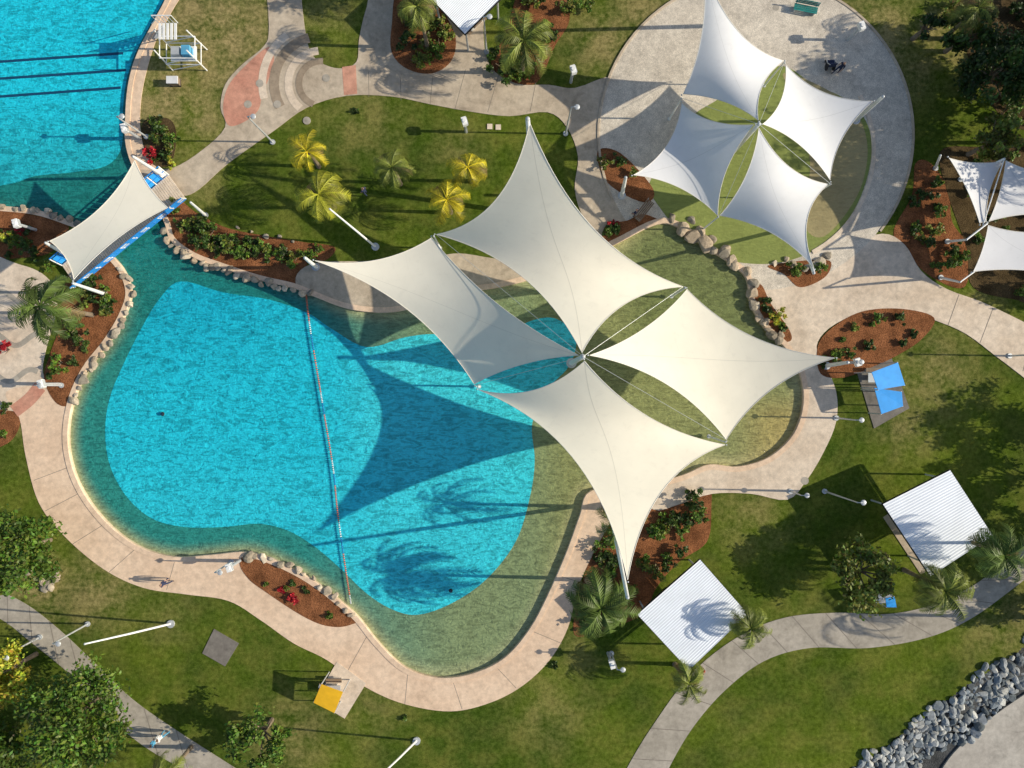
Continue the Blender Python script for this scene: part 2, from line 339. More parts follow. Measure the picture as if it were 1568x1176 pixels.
def arc(cx,cy,r,w,a0,a1,z,m):
    strip('arc',[(cx+r*math.cos(math.radians(a0+(a1-a0)*k/12)),cy+r*math.sin(math.radians(a0+(a1-a0)*k/12))) for k in range(13)],w,z,m,pp)
sheet('pink_sector',[(412,72),(375,102),(350,132),(342,165),(350,192),(372,188),(395,170),(402,145),(412,120),(420,95)],.046,M['pink'],parent=pp)
sheet('pink_sector',[(524,103),(545,100),(547,144),(527,146)],.046,M['pink'],False,parent=pp)
arc(492,128,72,.75,150,255,.050,M['darkpav']); arc(492,128,50,.6,130,265,.050,M['pale']); arc(492,128,34,.5,110,275,.054,M['darkpav']); arc(492,128,90,.6,165,235,.054,M['pale'])
for x,y in [(398,128),(425,160),(470,185),(500,120),(380,160)]: sheet('inlay',circ(x,y,6,12),.060,M['grey'],False,parent=pp)
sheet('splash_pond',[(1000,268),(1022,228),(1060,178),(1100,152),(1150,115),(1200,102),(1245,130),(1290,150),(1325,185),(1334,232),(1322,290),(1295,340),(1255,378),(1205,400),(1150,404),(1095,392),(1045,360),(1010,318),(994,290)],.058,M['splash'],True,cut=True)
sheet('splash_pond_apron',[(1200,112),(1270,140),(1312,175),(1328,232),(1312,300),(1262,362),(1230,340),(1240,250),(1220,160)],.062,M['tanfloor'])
ring('pond_rim',circ(1160,230,174,40,-28,62),.0,.3,.11,.0,M['pale'],False)
ring('play_circle_kerb',circ(1157,206,239,60,-205,38),.0,.18,.10,-.1,M['tan'],False)
BEDS=[]
def bed(pts,z=.018,m='mulch',cut=True,n=0,r=(.35,.75)): 
    BEDS.append((pts,n,r)); return sheet('garden_bed',pts,z,M[m],cut=cut)
bed([(262,300),(300,325),(345,348),(400,360),(460,370),(512,378),(500,398),(470,405),(470,450),(400,440),(330,420),(270,380),(250,350)],n=26)
bed([(120,398),(165,395),(215,420),(215,480),(190,520),(150,560),(115,615),(88,618),(68,580),(78,540),(95,490),(98,440)],.05,n=14)
bed([(368,858),(400,840),(480,870),(560,935),(535,957),(500,958),(462,942),(410,908),(380,885)],.056,n=5,r=(.2,.35))
bed([(612,-20),(600,40),(600,80),(622,105),(660,113),(690,95),(698,60),(682,20),(672,-20)],.06,'mulch',n=12,r=(.5,1.))
bed([(752,95),(770,120),(820,128),(850,70),(872,30),(860,-20),(800,-20),(775,50)],.018,'mulch',n=14,r=(.5,1.))
bed([(915,232),(950,235),(1000,290),(985,310),(930,280)],.07,n=4)
bed([(928,345),(960,338),(985,328),(1012,345),(960,372),(925,372)],.07,n=4)
bed([(1430,487),(1380,473),(1320,477),(1275,501),(1252,530),(1256,572),(1292,578),(1335,562),(1372,545),(1410,520)],.06,n=8,r=(.3,.55))
bed([(1402,250),(1396,300),(1368,358),(1400,402),(1440,432),(1478,438),(1484,380),(1458,340),(1452,290),(1425,250)],.018,n=16)
bed([(1148,440),(1165,436),(1180,465),(1208,505),(1210,522),(1190,520),(1160,495)],.064,n=4)
bed([(1175,408),(1205,402),(1250,398),(1272,402),(1262,425),(1225,440),(1200,420)],.07,n=3)
bed([(925,815),(960,775),(1020,762),(1082,744),(1089,780),(1082,830),(1040,860),(1005,900),(985,940),(930,962),(880,972),(888,905),(908,845)],.022,n=34,r=(.4,.95))
bed([(-60,320),(0,322),(55,330),(105,345),(80,385),(30,395),(-60,395)],.02,'mulch',n=10)
bed([(222,185),(258,182),(270,205),(262,250),(235,252),(218,215)],.05,'dmulch',n=5)
bed([(1440,232),(1500,225),(1620,230),(1620,470),(1560,460),(1490,440),(1480,380),(1452,300)],.024,'dmulch',n=22)
bed([(1455,-60),(1640,-60),(1640,180),(1570,200),(1510,150),(1475,60)],.02,'dmulch',n=34,r=(.6,1.3))
bed([(-60,600),(10,612),(32,640),(10,680),(-60,690)],.02,'mulch',n=4)
for pts,m in [([(310,1000),(328,963),(366,985),(345,1020)],'pad'),([(516,1013),(561,1046),(528,1100),(482,1072)],'pale'),([(1312,570),(1362,540),(1392,625),(1338,656)],'pad'),([(1352,792),(1440,735),(1490,820),(1410,880)],'tan'),([(985,932),(1065,868),(1130,935),(1045,1005)],'pale')]:
    sheet('concrete_pad',pts,.05,M[m],False)
def joints(a,b,n,z=.0342,w=.05):
    e=empty('path_joints'); a=cr(a,False,30); b=cr(b,False,30)
    for k in range(n):
        t=(k+.5)/n; p=a[int(t*(len(a)-1))]; q=b[int(t*(len(b)-1))]
        strip('joint',[p,((p[0]+q[0])/2,(p[1]+q[1])/2),q],w,z,M['joint'],e)
joints([(0,905),(45,928),(92,965),(140,1010),(200,1068),(270,1118),(390,1195)],[(0,947),(50,985),(110,1035),(160,1092),(220,1142),(290,1185),(360,1240)],9)
joints([(960,1176),(1000,1110),(1060,1030),(1130,975),(1200,946),(1280,938),(1360,940),(1430,925),(1500,890),(1568,832)],[(1022,1180),(1060,1115),(1110,1057),(1170,1012),(1240,992),(1330,992),(1420,976),(1490,945),(1568,888),(1568,888)],14)
joints([(1450,445),(1520,472),(1600,525)],[(1435,490),(1500,525),(1590,585)],3,.0502)
joints([(550,147),(640,157),(720,171),(835,171)],[(550,108),(640,120),(740,105),(840,133)],6,.0422,.035)
joints([(48,720),(75,790),(160,872),(285,910)],[(108,700),(130,760),(205,835),(290,852)],5,.0342,.035)
joints([(500,1010),(620,1078),(750,1076),(860,985),(905,860)],[(545,945),(625,1025),(725,1032),(812,965),(870,850)],6,.0342,.035)
sheet('river_mud',[(1420,1300),(1450,1196),(1500,1135),(1570,1080),(1700,1000),(1900,900),(1900,1300)],-.9,M['mud'],z0=-1.6)
# ---------------------------------------------------------------- rocks
bpy.ops.mesh.primitive_ico_sphere_add(subdivisions=2,radius=1); o=bpy.context.object
IV=np.array([v.co[:] for v in o.data.vertices]); IF=[tuple(p.vertices) for p in o.data.polygons]; bpy.data.objects.remove(o)
def rocks(name,items,cols):
    b=B(); m=M['rock']
    for (x,y,z,r) in items:
        v=IV.copy(); 
        for k in range(7):
            d=rng.normal(size=3); d/=np.linalg.norm(d); c=rng.uniform(.45,.8); s=v@d; ex=np.clip(s-c,0,None); v-=ex[:,None]*d
        v*=np.array([rng.uniform(.75,1.3),rng.uniform(.75,1.3),rng.uniform(.5,.8)])*r
        a=rng.uniform(0,6.3); R=np.array([[math.cos(a),-math.sin(a),0],[math.sin(a),math.cos(a),0],[0,0,1]]); v=v@R.T+np.array([x,y,z])
        c=np.array(cols[rng.integers(len(cols))])*rng.uniform(.75,1.2); b.add(v,IF,m,tuple(c))
    return b.obj(name)
def along(pts,step,r,jit=.15):
    pp=cr(pts,False,12); it=[]; acc=0; last=P(*pp[0])
    for q in pp:
        w=P(*q); acc+=(w-last).length; last=w
        if acc>=step:
            acc=0; rr=r*random.uniform(.7,1.35); it.append((w.x+random.uniform(-jit,jit),w.y+random.uniform(-jit,jit),.08,rr)); step=step*random.uniform(.9,1.1)
    return it
warm=[(.46,.37,.27),(.38,.32,.24),(.54,.46,.35),(.32,.28,.22)]
for a,st,r in [([(252,345),(260,370),(293,396),(340,413),(395,431),(450,444),(478,452)],.52,.33),([(178,403),(193,420),(203,452),(191,490),(168,527),(135,570),(112,622)],.52,.33),([(372,848),(430,862),(478,888),(520,922),(545,948)],.5,.32),([(-20,314),(55,322),(100,336),(125,350)],.5,.3),([(345,345),(400,360),(460,372)],.8,.2)]:
    rocks('edging_rocks',along(a,st,r),warm)
rocks('stream_boulders',along([(1015,325),(1045,345),(1080,375),(1115,400),(1148,428),(1155,465),(1175,500),(1205,528)],.85,.55,.25)+along([(1040,330),(1075,355),(1100,380),(1130,402)],1.0,.45,.3)+along([(1165,405),(1200,400),(1240,408),(1270,385)],.8,.4,.2)+along([(1150,445),(1170,490),(1200,520)],1.,.35,.3),warm)
it=[]
bk=cr(BANK,False,10)
for k in range(9000):
    x=random.uniform(1290,1640); y=random.uniform(940,1260)
    c=np.interp(x,[q[0] for q in bk],[q[1] for q in bk]); lo=c-6+8*math.sin(x*.07); hi=c+92+10*math.sin(x*.05+2)
    if lo<y<hi:
        w=P(x,y); r=random.uniform(.16,.46)
        if all((w.x-q[0])**2+(w.y-q[1])**2>(.52*(r+q[3]))**2 for q in it): it.append((w.x,w.y,.12-min(1,max(0,(y-lo)*.8/60))*1.0,r))
rocks('rock_revetment',it,[(.22,.25,.27),(.32,.34,.35),(.15,.17,.18),(.46,.46,.43)])
rocks('rock_pile',[(*P(70+random.gauss(0,12),887+random.gauss(0,9))[:2],.1,random.uniform(.2,.4)) for k in range(14)],warm)
# ---------------------------------------------------------------- foliage
def leafquads(b,C,size,cols,up=.7,asp=.55):
    n=len(C); N=rng.normal(size=(n,3)); N[:,2]=np.abs(N[:,2])+up; N/=np.linalg.norm(N,axis=1)[:,None]
    A=np.cross(N,rng.normal(size=(n,3))); A/=np.linalg.norm(A,axis=1)[:,None]; Bv=np.cross(N,A); s=(size*rng.uniform(.6,1.4,n))[:,None]
    V=np.stack([C-A*s,C-Bv*s*asp,C+A*s,C+Bv*s*asp],1).reshape(-1,3); F=(np.arange(n)[:,None]*4+np.arange(4)).tolist()
    b.add(V,F,M['leaf'],np.repeat(cols,4,0))
G=dict(dark=(.05,.09,.016),mid=(.11,.18,.024),olive=(.17,.20,.035),yel=(.38,.38,.04),red=(.40,.02,.03),gold=(.62,.52,.03),pyel=(.42,.42,.04),polive=(.21,.25,.045),pmid=(.12,.18,.035))
def crown(b,c,R,hz,n,size,col,ncl=None,hollow=.5):
    ncl=ncl or max(8,int(R*R*6)); base=np.array(col)
    for k in range(ncl):
        d=rng.normal(size=3); d/=np.linalg.norm(d); d[2]=d[2]*.9; rr=rng.uniform(hollow,1.08)
        cc=np.array([d[0]*R*rr,d[1]*R*rr,d[2]*hz*rr]); m=n//ncl; cs=R*rng.uniform(.12,.28)
        L=rng.normal(size=(m,3))*cs*.55*np.array([1,1,.7])+cc+np.array(c)
        f=rng.uniform(.55,1.55); cols=base*f*rng.uniform(.75,1.3,(m,1)); cols=cols*(1+.15*rng.normal(size=(m,3)))
        leafquads(b,L,size,np.clip(cols,.004,.8))
def tree(px,py,R,h,col='mid',name='tree',n=3200,size=.15):
    c=P(px,py,h*.75); b=B(); base=Vector((c.x,c.y,0)); top=Vector((c.x,c.y,h*.75))
    b.tube([base,base+Vector((.08,.05,h*.3)),base+Vector((.1,.0,h*.6)),top],[.2,.16,.11,.05],M['bark'],8)
    for k in range(7):
        a=k*2.4; s=base+Vector((.08,0,h*random.uniform(.35,.55))); e=Vector((c.x+math.cos(a)*R*.7,c.y+math.sin(a)*R*.7,h*random.uniform(.65,.9)))
        b.tube([s,(s+e)/2+Vector((0,0,.25)),e],[.08,.05,.02],M['bark'],6)
    crown(b,c,R,h*.3,n,size,G[col]); return b.obj(name)
def shrub(px,py,R,col='dark',name='shrub',b=None):
    h=R*1.1; c=P(px,py,h*.5); own=b is None; b=b or B()
    for k in range(4): b.tube([(c.x,c.y,0),(c.x+math.cos(k*1.6)*R*.5,c.y+math.sin(k*1.6)*R*.5,h*.6)],[.04,.015],M['bark'],5)
    crown(b,(c.x,c.y,h*.5),R*.9,h*.45,int(480*max(R,.6)**1.6),.11,G[col],ncl=9,hollow=.2)
    if own: return b.obj(name)
def palm(px,py,h,L,col='polive',n=15,fat=1.,name='palm_tree'):
    c=P(px,py,h); b=B(); base=Vector((c.x+random.uniform(-.2,.2),c.y+random.uniform(-.2,.2),0)); cc=np.array(G[col])
    pts=[base.lerp(c,t)+Vector((.06*math.sin(t*3),0,0)) for t in np.linspace(0,1,9)]
    b.tube(pts,[.20,.17,.15,.14,.13,.12,.12,.14,.10],M['bark'],9)
    for k in range(n):
        az=k*2.399+random.uniform(-.3,.3); el=random.uniform(.35,1.1) if k>n*.45 else random.uniform(-.1,.45); LL=L*random.uniform(.8,1.2); m=20
        p=np.array(c); a=el; tw=random.uniform(-.5,.5); f=random.uniform(.5,1.4); colr=cc*f
        if k<2: colr=np.array((.24,.17,.07))
        V=[]
        q=[Vector(c)]
        for i in range(m+1):
            t=i/m; d=np.array([math.cos(az)*math.cos(a),math.sin(az)*math.cos(a),math.sin(a)]); side=np.array([-math.sin(az),math.cos(az),0])
            ll=min(.8,LL*.32)*math.sin(math.pi*min(1,.10+t*.83))**.6*(1-.25*t)
            if i>2:
                for s in(-1,1):
                    l2=ll*random.uniform(.8,1.1); tip=p+side*s*l2*.78+d*l2*.6-np.array([0,0,1])*l2*random.uniform(.15,.6)
                    w=d*LL/m*.36*fat; V+=[p-w,p+w,tip]
            p=p+d*LL/m; a-=.075+.085*t; az+=tw/m
            if i%4==3: q.append(Vector(p))
        F=[(3*i,3*i+1,3*i+2) for i in range(len(V)//3)]
        jit=rng.uniform(.7,1.3,(len(V)//3,1)).repeat(3,0); b.add(V,F,M['leaf'],np.clip(np.array([colr]*len(V))*jit,.003,.9))
        b.tube(q,[.04,.032,.025,.02,.012,.006][:len(q)],M['leaf'],4,c=tuple(colr*1.3),cap=False)
    return b.obj(name)
for p in [(470,232,3.2,1.9,'gold',15),(488,298,4.2,2.4,'pyel',22),(600,256,3.4,2.0,'polive',15),(716,256,3.4,2.0,'gold',14),(684,306,3.4,2.1,'gold',16),(62,468,5.5,3.0,'pmid',34,1.3),(802,62,5,2.8,'polive',30,1.2),(920,932,7,3.0,'pmid',34,1.3),(1447,905,5,2.4,'polive',34,1.2),(1537,850,6.,2.4,'pmid',34,1.2),
          (1055,1046,3.5,1.8,'polive',30,1.2),(1150,962,4.4,1.8,'polive',30,1.2),(1498,12,4,2.1,'polive',22),(638,10,5.5,1.9,'polive',22),(950,800,6.0,2.4,'pmid',15),(1720,250,7,2.6,'pmid',18),(250,1190,4,2.,'polive',22),(1700,1000,7,2.8,'pmid',18),(800,-110,8,2.6,'pmid',18),(1000,-130,8,2.6,'pmid',18)]: palm(*p)
for p in [(110,1100,3.6,6,'mid'),(22,845,2.9,5,'mid'),(5,1030,2.3,4.5,'yel'),(1326,880,2.3,4,'olive'),(396,1130,2.1,3.6,'mid'),(1535,105,2.6,5,'dark'),(1488,48,1.8,4,'dark'),(1525,215,1.9,4,'olive'),(1420,40,1.0,2.5,'dark'),(1740,60,4,9,'dark'),(1750,160,4,10,'mid'),(1770,660,2.8,6,'mid'),(1740,745,2.4,5.5,'dark'),(1790,420,2.6,5,'dark'),(1680,940,2,4,'mid'),(-30,1160,3,5,'mid'),(640,-95,2.5,7,'dark'),(1760,860,3,6,'mid')]:
    tree(*p,n=int(6000*(p[2]/3)**2))
SH=[(300,338,.9),(322,350,1.1),(312,368,1.0),(345,378,.9),(368,385,.8),(392,388,.8),(412,390,.7),(432,388,.8),(452,393,.7),(472,390,.7),(240,195,1.1),(256,212,.9),(250,235,.7),(120,440,.8),(110,500,1.),(122,522,1.),(88,555,.9),(140,455,.6),(160,480,.5),(75,400,.7),(45,385,.8),(20,370,.8),
 (622,60,1.1),(640,92,1.1),(672,72,1.2),(773,98,1.4),(808,105,1.1),(760,80,.8),(868,10,.9),(895,5,.8),(1060,768,1.1),(1074,788,1.1),(1048,800,.9),(1018,808,.8),(930,832,.9),(920,852,.9),(898,905,.9),(905,950,1.),
 (1310,500,.5),(1345,485,.6),(1378,487,.6),(1302,540,.5),(1332,530,.6),(1438,350,.8),(1455,402,.8),(1175,460,.6),(1250,410,.5),(1490,130,1.3),(1470,20,1.4),(1545,170,1.4),(545,170,0.3),(620,1100,.25),(850,1020,.3),(10,1120,1.2),(160,1160,1.2)]
for i,(x,y,r) in enumerate(SH): shrub(x,y,r,['dark','mid','dark','olive','mid'][i%5])
poolpx=POOL
for pts,n,rr in BEDS:
    if not n: continue
    pl=cr(pts,True,4); xs=[p[0] for p in pl]; ys=[p[1] for p in pl]; b=B(); k=0; tries=0
    while k<n and tries<600:
        tries+=1; x=random.uniform(min(xs),max(xs)); y=random.uniform(min(ys),max(ys)); r=random.uniform(*rr)
        A_=np.array([x]);B_=np.array([y])
        if inpoly(A_,B_,pl)[0] and not inpoly(A_,B_,poolpx)[0] and distpoly(A_,B_,poolpx)[0]>14+r*12 and distpoly(A_,B_,pl)[0]>r*11:
            shrub(x,y,r,random.choice(['dark','dark','mid','mid','olive']),b=b); k+=1
    if k: b.obj('garden_shrubs')
for x,y,r,c in [(232,235,.7,'red'),(8,535,.8,'red'),(938,342,.4,'red'),(450,915,.5,'red'),(1190,484,.8,'yel'),(262,250,.5,'yel'),(30,350,.5,'red'),(432,905,.3,'red'),(10,365,.7,'yel')]: shrub(x,y,r,c,'flowering_shrub')
# ---------------------------------------------------------------- sails
def sail(parent,corners,m,sag=.13,name='sail',n=28):
    C=[P(*c) for c in corners]; cen=sum(C,Vector())/4
    if not isinstance(sag,(list,tuple)): sag=[sag]*4
    def edge(a,b,s):
        d=b-a; L=d.length; o=Vector((-d.y,d.x,0)).normalized()
        if o.dot(cen-(a+b)/2)<0:o=-o
        return lambda t:a.lerp(b,t)+o*(s*L*4*t*(1-t))+Vector((0,0,-.03*L*4*t*(1-t)))
    c0=edge(C[0],C[1],sag[0]);d1=edge(C[1],C[2],sag[1]);c1=edge(C[3],C[2],sag[2]);d0=edge(C[0],C[3],sag[3])
    V=[];UV=[]
    for j in range(n+1):
        v=j/n
        for i in range(n+1):
            u=i/n
            V.append((1-v)*c0(u)+v*c1(u)+(1-u)*d0(v)+u*d1(v)-((1-u)*(1-v)*C[0]+u*(1-v)*C[1]+u*v*C[2]+(1-u)*v*C[3])); UV.append((u,v))
    F=[(j*(n+1)+i,j*(n+1)+i+1,(j+1)*(n+1)+i+1,(j+1)*(n+1)+i) for j in range(n) for i in range(n)]
    mesh(name,V,F,m,smooth=True,parent=parent,uv=UV)
    b=B()
    for e in(c0,d1,c1,d0): b.tube([e(k/20)+Vector((0,0,.01)) for k in range(21)],.022,M['rope'],5)
    for c in C: 
        q=c+(c-cen).normalized()*.12; b.ball(q,.06,M['steel'])
    b.obj(name+'_edge_cables',parent)
def mast(parent,top,base,r=.14,name='mast'):
    t=P(*top);g=P(*base); b=B(); b.tube([g,g.lerp(t,.5),t],[r*1.15,r,r*.8],M['wpaint'],12); b.tube([g+Vector((0,0,.02)),g+Vector((0,0,.1))],r*2.2,M['steel'],12)
    b.ball(t,r*.85,M['steel']); b.obj(name,parent)
def cable(parent,a,b_,r=.012):
    b=B(); b.tube([a,b_],r,M['steel'],5); b.obj('stay_cable',parent)
s1=empty('shade_sail_canopy'); m=M['cream']
sail(s1,[(891,540,8.2),(668,359,4.3),(811,188,11),(1046,439,4.3)],m,[.11,.14,.10,.12])
sail(s1,[(886,544,8.1),(726,588,3.9),(482,399,5),(661,364,4.1)],m,[.05,.09,.09,.05])
sail(s1,[(903,544,8.1),(1052,443,4.1),(1278,548,5.5),(1112,673,4.0)],m,[.06,.09,.09,.09])
sail(s1,[(895,553,8.1),(1110,681,4.2),(961,888,11),(733,597,4.1)],m,[.08,.115,.13,.12])
mast(s1,(893,546,8.8),(875,556,0),.18)
mast(s1,(808,182,11.4),(820,330,0),.17); mast(s1,(961,915,11.2),(932,770,0),.14); mast(s1,(1298,555,5.8),(1265,560,0)); mast(s1,(467,395,5.4),(484,409,0))
for t,g in [((664,361,4.3),(674,380,0)),((1049,441,4.3),(1028,454,0)),((1111,677,4.1),(1085,668,0)),((729,592,4.1),(734,592,0))]: mast(s1,t,g,.07)
for a in [(668,359,4.3),(1046,439,4.3),(1112,673,4),(726,590,4)]: cable(s1,P(*a),P(893,546,8.3))
s2=empty('shade_sail_canopy'); m=M['white']
sail(s2,[(1161,184,7),(1200,93,3.8),(1078,-50,9),(1046,144,3.8)],m,[.09,.10,.08,.09])
sail(s2,[(1168,190,7),(1271,276,3.8),(1336,155,4.6),(1203,99,3.8)],m,[.09,.10,.10,.09])
sail(s2,[(1162,196,7),(1102,330,3.8),(1246,410,8),(1268,282,3.8)],m,[.09,.10,.11,.09])
sail(s2,[(1154,191,7),(1044,158,3.8),(970,268,4.6),(1099,330,3.8)],m,[.09,.12,.10,.09])
mast(s2,(1162,190,7.6),(1111,245,0),.16); mast(s2,(1246,418,8.4),(1222,345,0),.12); mast(s2,(1352,148,5),(1310,185,0)); mast(s2,(958,272,5),(952,300,0)); mast(s2,(1078,-58,9.4),(1095,40,0))
for a in [(1201,95,3.9),(1044,150,3.9),(1100,332,3.9),(1272,282,3.9)]: g=P(*a); mast(s2,a,(g.x/S+784,-g.y/S+588,0),.06); cable(s2,P(*a),P(1162,190,7.3))
s3=empty('shade_sail_canopy'); m=M['white']
sail(s3,[(1453,242,4.5),(1536,247,3.6),(1510,340,4.),(1500,342,4.)],m,[.04,.06,.1,.06])
sail(s3,[(1540,246,4.2),(1640,265,4.2),(1640,330,4),(1514,339,4)],m,.06)
sail(s3,[(1513,345,4),(1640,350,4),(1660,430,4),(1490,416,3.6)],m,.06)
for a,g in [((1440,238,4.7),(1432,258,0)),((1538,243,4.3),(1470,275,0)),((1480,367,4.2),(1450,370,0)),((1470,432,4),(1440,425,0))]: mast(s3,a,g,.09)
b=B(); b.tube([P(1480,367,4.2),P(1512,342,4.1)],.06,M['wpaint']); b.tube([P(1538,243,4.3),P(1505,345,4)],.04,M['wpaint']); b.tube([P(1470,432,4.),P(1492,416,3.7)],.05,M['wpaint']); b.obj('spreader_bar',s3)
br=empty('footbridge'); b=B()
A0,A1=P(262,270),P(100,408); B0,B1=P(288,306),P(122,440)
def lp(a,b_,t,z): q=a.lerp(b_,t); return Vector((q.x,q.y,z))
for k in range(60):
    t0,t1=k/60,(k+.85)/60; V=[lp(A0,A1,t0,.42),lp(A0,A1,t1,.42),lp(B0,B1,t1,.42),lp(B0,B1,t0,.42)]; V+=[v-Vector((0,0,.08)) for v in V]
    b.add(V,[(3,2,1,0),(4,5,6,7),(0,1,5,4),(1,2,6,5),(2,3,7,6),(3,0,4,7)],M['pale'])
b.obj('deck',br); b=B()
for Q0,Q1 in((A0,A1),(B0,B1)):
    n=(B0-A0).normalized()*(1 if Q0 is B0 else -1); o=lambda t,z,k: lp(Q0,Q1,t,z)+n*k
    for z,k,r in((.35,.0,.07),(.9,.16,.045),(1.5,.34,.05)): b.tube([o(0,z,k),o(1,z,k)],r,M['blue'],6)
    N=18
    for i in range(N+1):
        t=i/N; b.tube([o(t,.35,0),o(t,1.5,.34)],.045,M['blue'] if i%2 else M['wpaint'],6)
        if i<N:
            V=[o(t+.004,.5,.06),o(t+.046,.5,.06),o(t+.046,1.35,.30),o(t+.004,1.35,.30)]
            b.add(V,[(0,1,2,3)],M['bluer'] if i%3 else M['wpaint'])
b.obj('railing',br)
s4=empty('shade_sail_canopy'); sail(s4,[(206,246,5.2),(76,369,4.4),(113,428,5.4),(257,318,4.4)],M['cream'],.07)
mast(s4,(204,240,5.6),(252,270,0),.12); mast(s4,(70,372,4.8),(110,395,0),.12); mast(s4,(112,434,5.6),(160,450,0),.12); mast(s4,(292,310,5.),(315,330,0),.1)
# ---------------------------------------------------------------- pavilions
def pavilion(corners,h=3.,tilt=-.3,rib=30,name='picnic_pavilion',mat='roof'):
    e=empty(name); C=[P(x,y,h+(tilt if i in(0,1) else 0)) for i,(x,y) in enumerate(corners)]; b=B(); V=[];F=[];N=rib*4
    for i in range(N+1):
        t=i/N; z=.014*math.cos(t*rib*2*math.pi)
        for a,c in((C[0],C[1]),(C[3],C[2])): V.append(a.lerp(c,t)+Vector((0,0,z)))
        if i: F.append((2*i-2,2*i-1,2*i+1,2*i))
    b.add(V,F,M[mat]); b.obj('corrugated_roof',e); b=B()
    for i in range(4): 
        a,c=C[i],C[(i+1)%4]; a=a-Vector((0,0,.12)); c=c-Vector((0,0,.12)); d=(c-a).normalized(); R=Matrix((d,Vector((-d.y,d.x,0)).normalized(),d.cross(Vector((-d.y,d.x,0)).normalized()))).transposed()
        b.box((a+c)/2,((c-a).length,.06,.16),M['black'],rot=R)
    b.obj('fascia',e); b=B(); cen=sum(C,Vector())/4
    for c in C:
        p=c.lerp(cen,.18); b.tube([(p.x,p.y,0),(p.x,p.y,p.z-.05)],.07,M['steel'],8)
    b.obj('posts',e); b=B(); d=C[1]-C[0]; rz=math.atan2(d.y,d.x)
    b.box((cen.x,cen.y,.74),(2.2,.8,.06),M['wood'],rz=rz)
    for s in(-1,1):
        o=Matrix.Rotation(rz,3,'Z')@Vector((0,s*.75,0)); b.box((cen.x+o.x,cen.y+o.y,.45),(2.2,.3,.05),M['wood'],rz=rz)
        o=Matrix.Rotation(rz,3,'Z')@Vector((s*.8,0,0)); b.box((cen.x+o.x,cen.y+o.y,.37),(.08,1.5,.7),M['steel'],rz=rz)
    b.obj('picnic_table',e)
pavilion([(1145,940),(1072,857),(976,941),(1055,1026)]); pavilion([(1520,820),(1455,720),(1352,772),(1425,882)]); pavilion([(772,-8),(714,-70),(655,-8),(712,52)],3.5)
def shelter(name,quads,m):
    e=empty(name)
    for q in quads:
        C=[P(*c) for c in q]; b=B(); V=C+[c-Vector((0,0,.06)) for c in C]; b.add(V,[(0,1,2,3),(7,6,5,4),(0,4,5,1),(1,5,6,2),(2,6,7,3),(3,7,4,0)],M[m]); b.obj('canopy_panel',e)
        b=B()
        for c in C: b.tube([(c.x,c.y,.05),(c.x,c.y,c.z-.05)],.045,M['steel'],8)
        b.obj('posts',e)
    cen=sum([P(*c) for c in quads[0]],Vector())/4; b=B(); b.box((cen.x,cen.y,.75),(1.2,.7,.06),M['steel']); b.box((cen.x,cen.y,.4),(.4,.4,.65),M['steel']); b.box((cen.x,cen.y+.6,.45),(1.2,.3,.06),M['wood']); b.box((cen.x,cen.y+.6,.24),(1.0,.08,.38),M['steel']); b.obj('table_and_bench',e)
shelter('blue_picnic_shelter',[[(1335,570,2.6),(1375,555,2.4),(1386,590,2.2),(1345,597,2.5)],[(1339,594,2.0),(1381,600,1.9),(1383,622,1.8),(1350,634,1.9)]],'bluer')
shelter('yellow_picnic_shelter',[[(492,1048,2.2),(525,1060,2.2),(512,1092,1.9),(480,1076,1.9)]],'yellow')
shelter('blue_sunshade',[[(1356,916,1.8),(1370,914,1.8),(1373,930,1.6),(1358,930,1.6)]],'bluer')
# ---------------------------------------------------------------- furniture
def lamp(px,py,h=5,name='lamp_post'):
    g=P(px,py); b=B(); b.tube([g,g+Vector((0,0,h))],[.075,.045],M['steel'],8); b.tube([g+Vector((0,0,.03)),g+Vector((0,0,.12))],.2,M['steel'],10)
    b.tube([g+Vector((0,0,h)),g+Vector((.2,.0,h+.1)),g+Vector((.4,0,h+.08))],.035,M['steel'],6); b.ball(g+Vector((.4,0,h+.05)),.2,M['steel'],.4); b.obj(name,smooth=False)
for x,y,h in [(418,218,5),(866,205,5),(745,80,5),(1262,752,5),(135,955,4),(225,210,4),(95,590,3),(1210,752,2),(1545,545,4),(62,975,4),(936,1000,3),(355,860,3),(1285,556,2.5),(1280,640,3)]: lamp(x,y,h)
def leaning(px,py,top,r=.085):
    g=P(px,py);t=P(*top); b=B(); b.tube([g,g.lerp(t,.5)+Vector((0,0,.1)),t],[r,r*.85,r*.6],M['wpaint'],10); b.tube([g,g+Vector((0,0,.12))],.3,M['steel'],12); b.ball(t,r*.9,M['steel']); b.obj('flag_pole')
leaning(575,378,(505,320,7)); leaning(262,955,(130,986,7)); leaning(638,1134,(580,1190,7))
def bollard(px,py):
    g=P(px,py); b=B(); b.tube([g,g+Vector((0,0,1.9))],[.12,.1],M['steel'],10); b.box(g+Vector((0,0,2.05)),(.36,.6,.36),M['wpaint'],rz=.3); b.box(g+Vector((.2,.05,2.05)),(.05,.5,.26),M['steel'],rz=.3); b.tube([g+Vector((0,0,2.2)),g+Vector((0,0,2.32))],.14,M['wpaint']); b.obj('floodlight_box')
for x,y in [(714,202),(874,126),(1292,556),(931,1000),(214,212),(92,588),(1298,62),(368,858),(55,352)]: bollard(x,y)
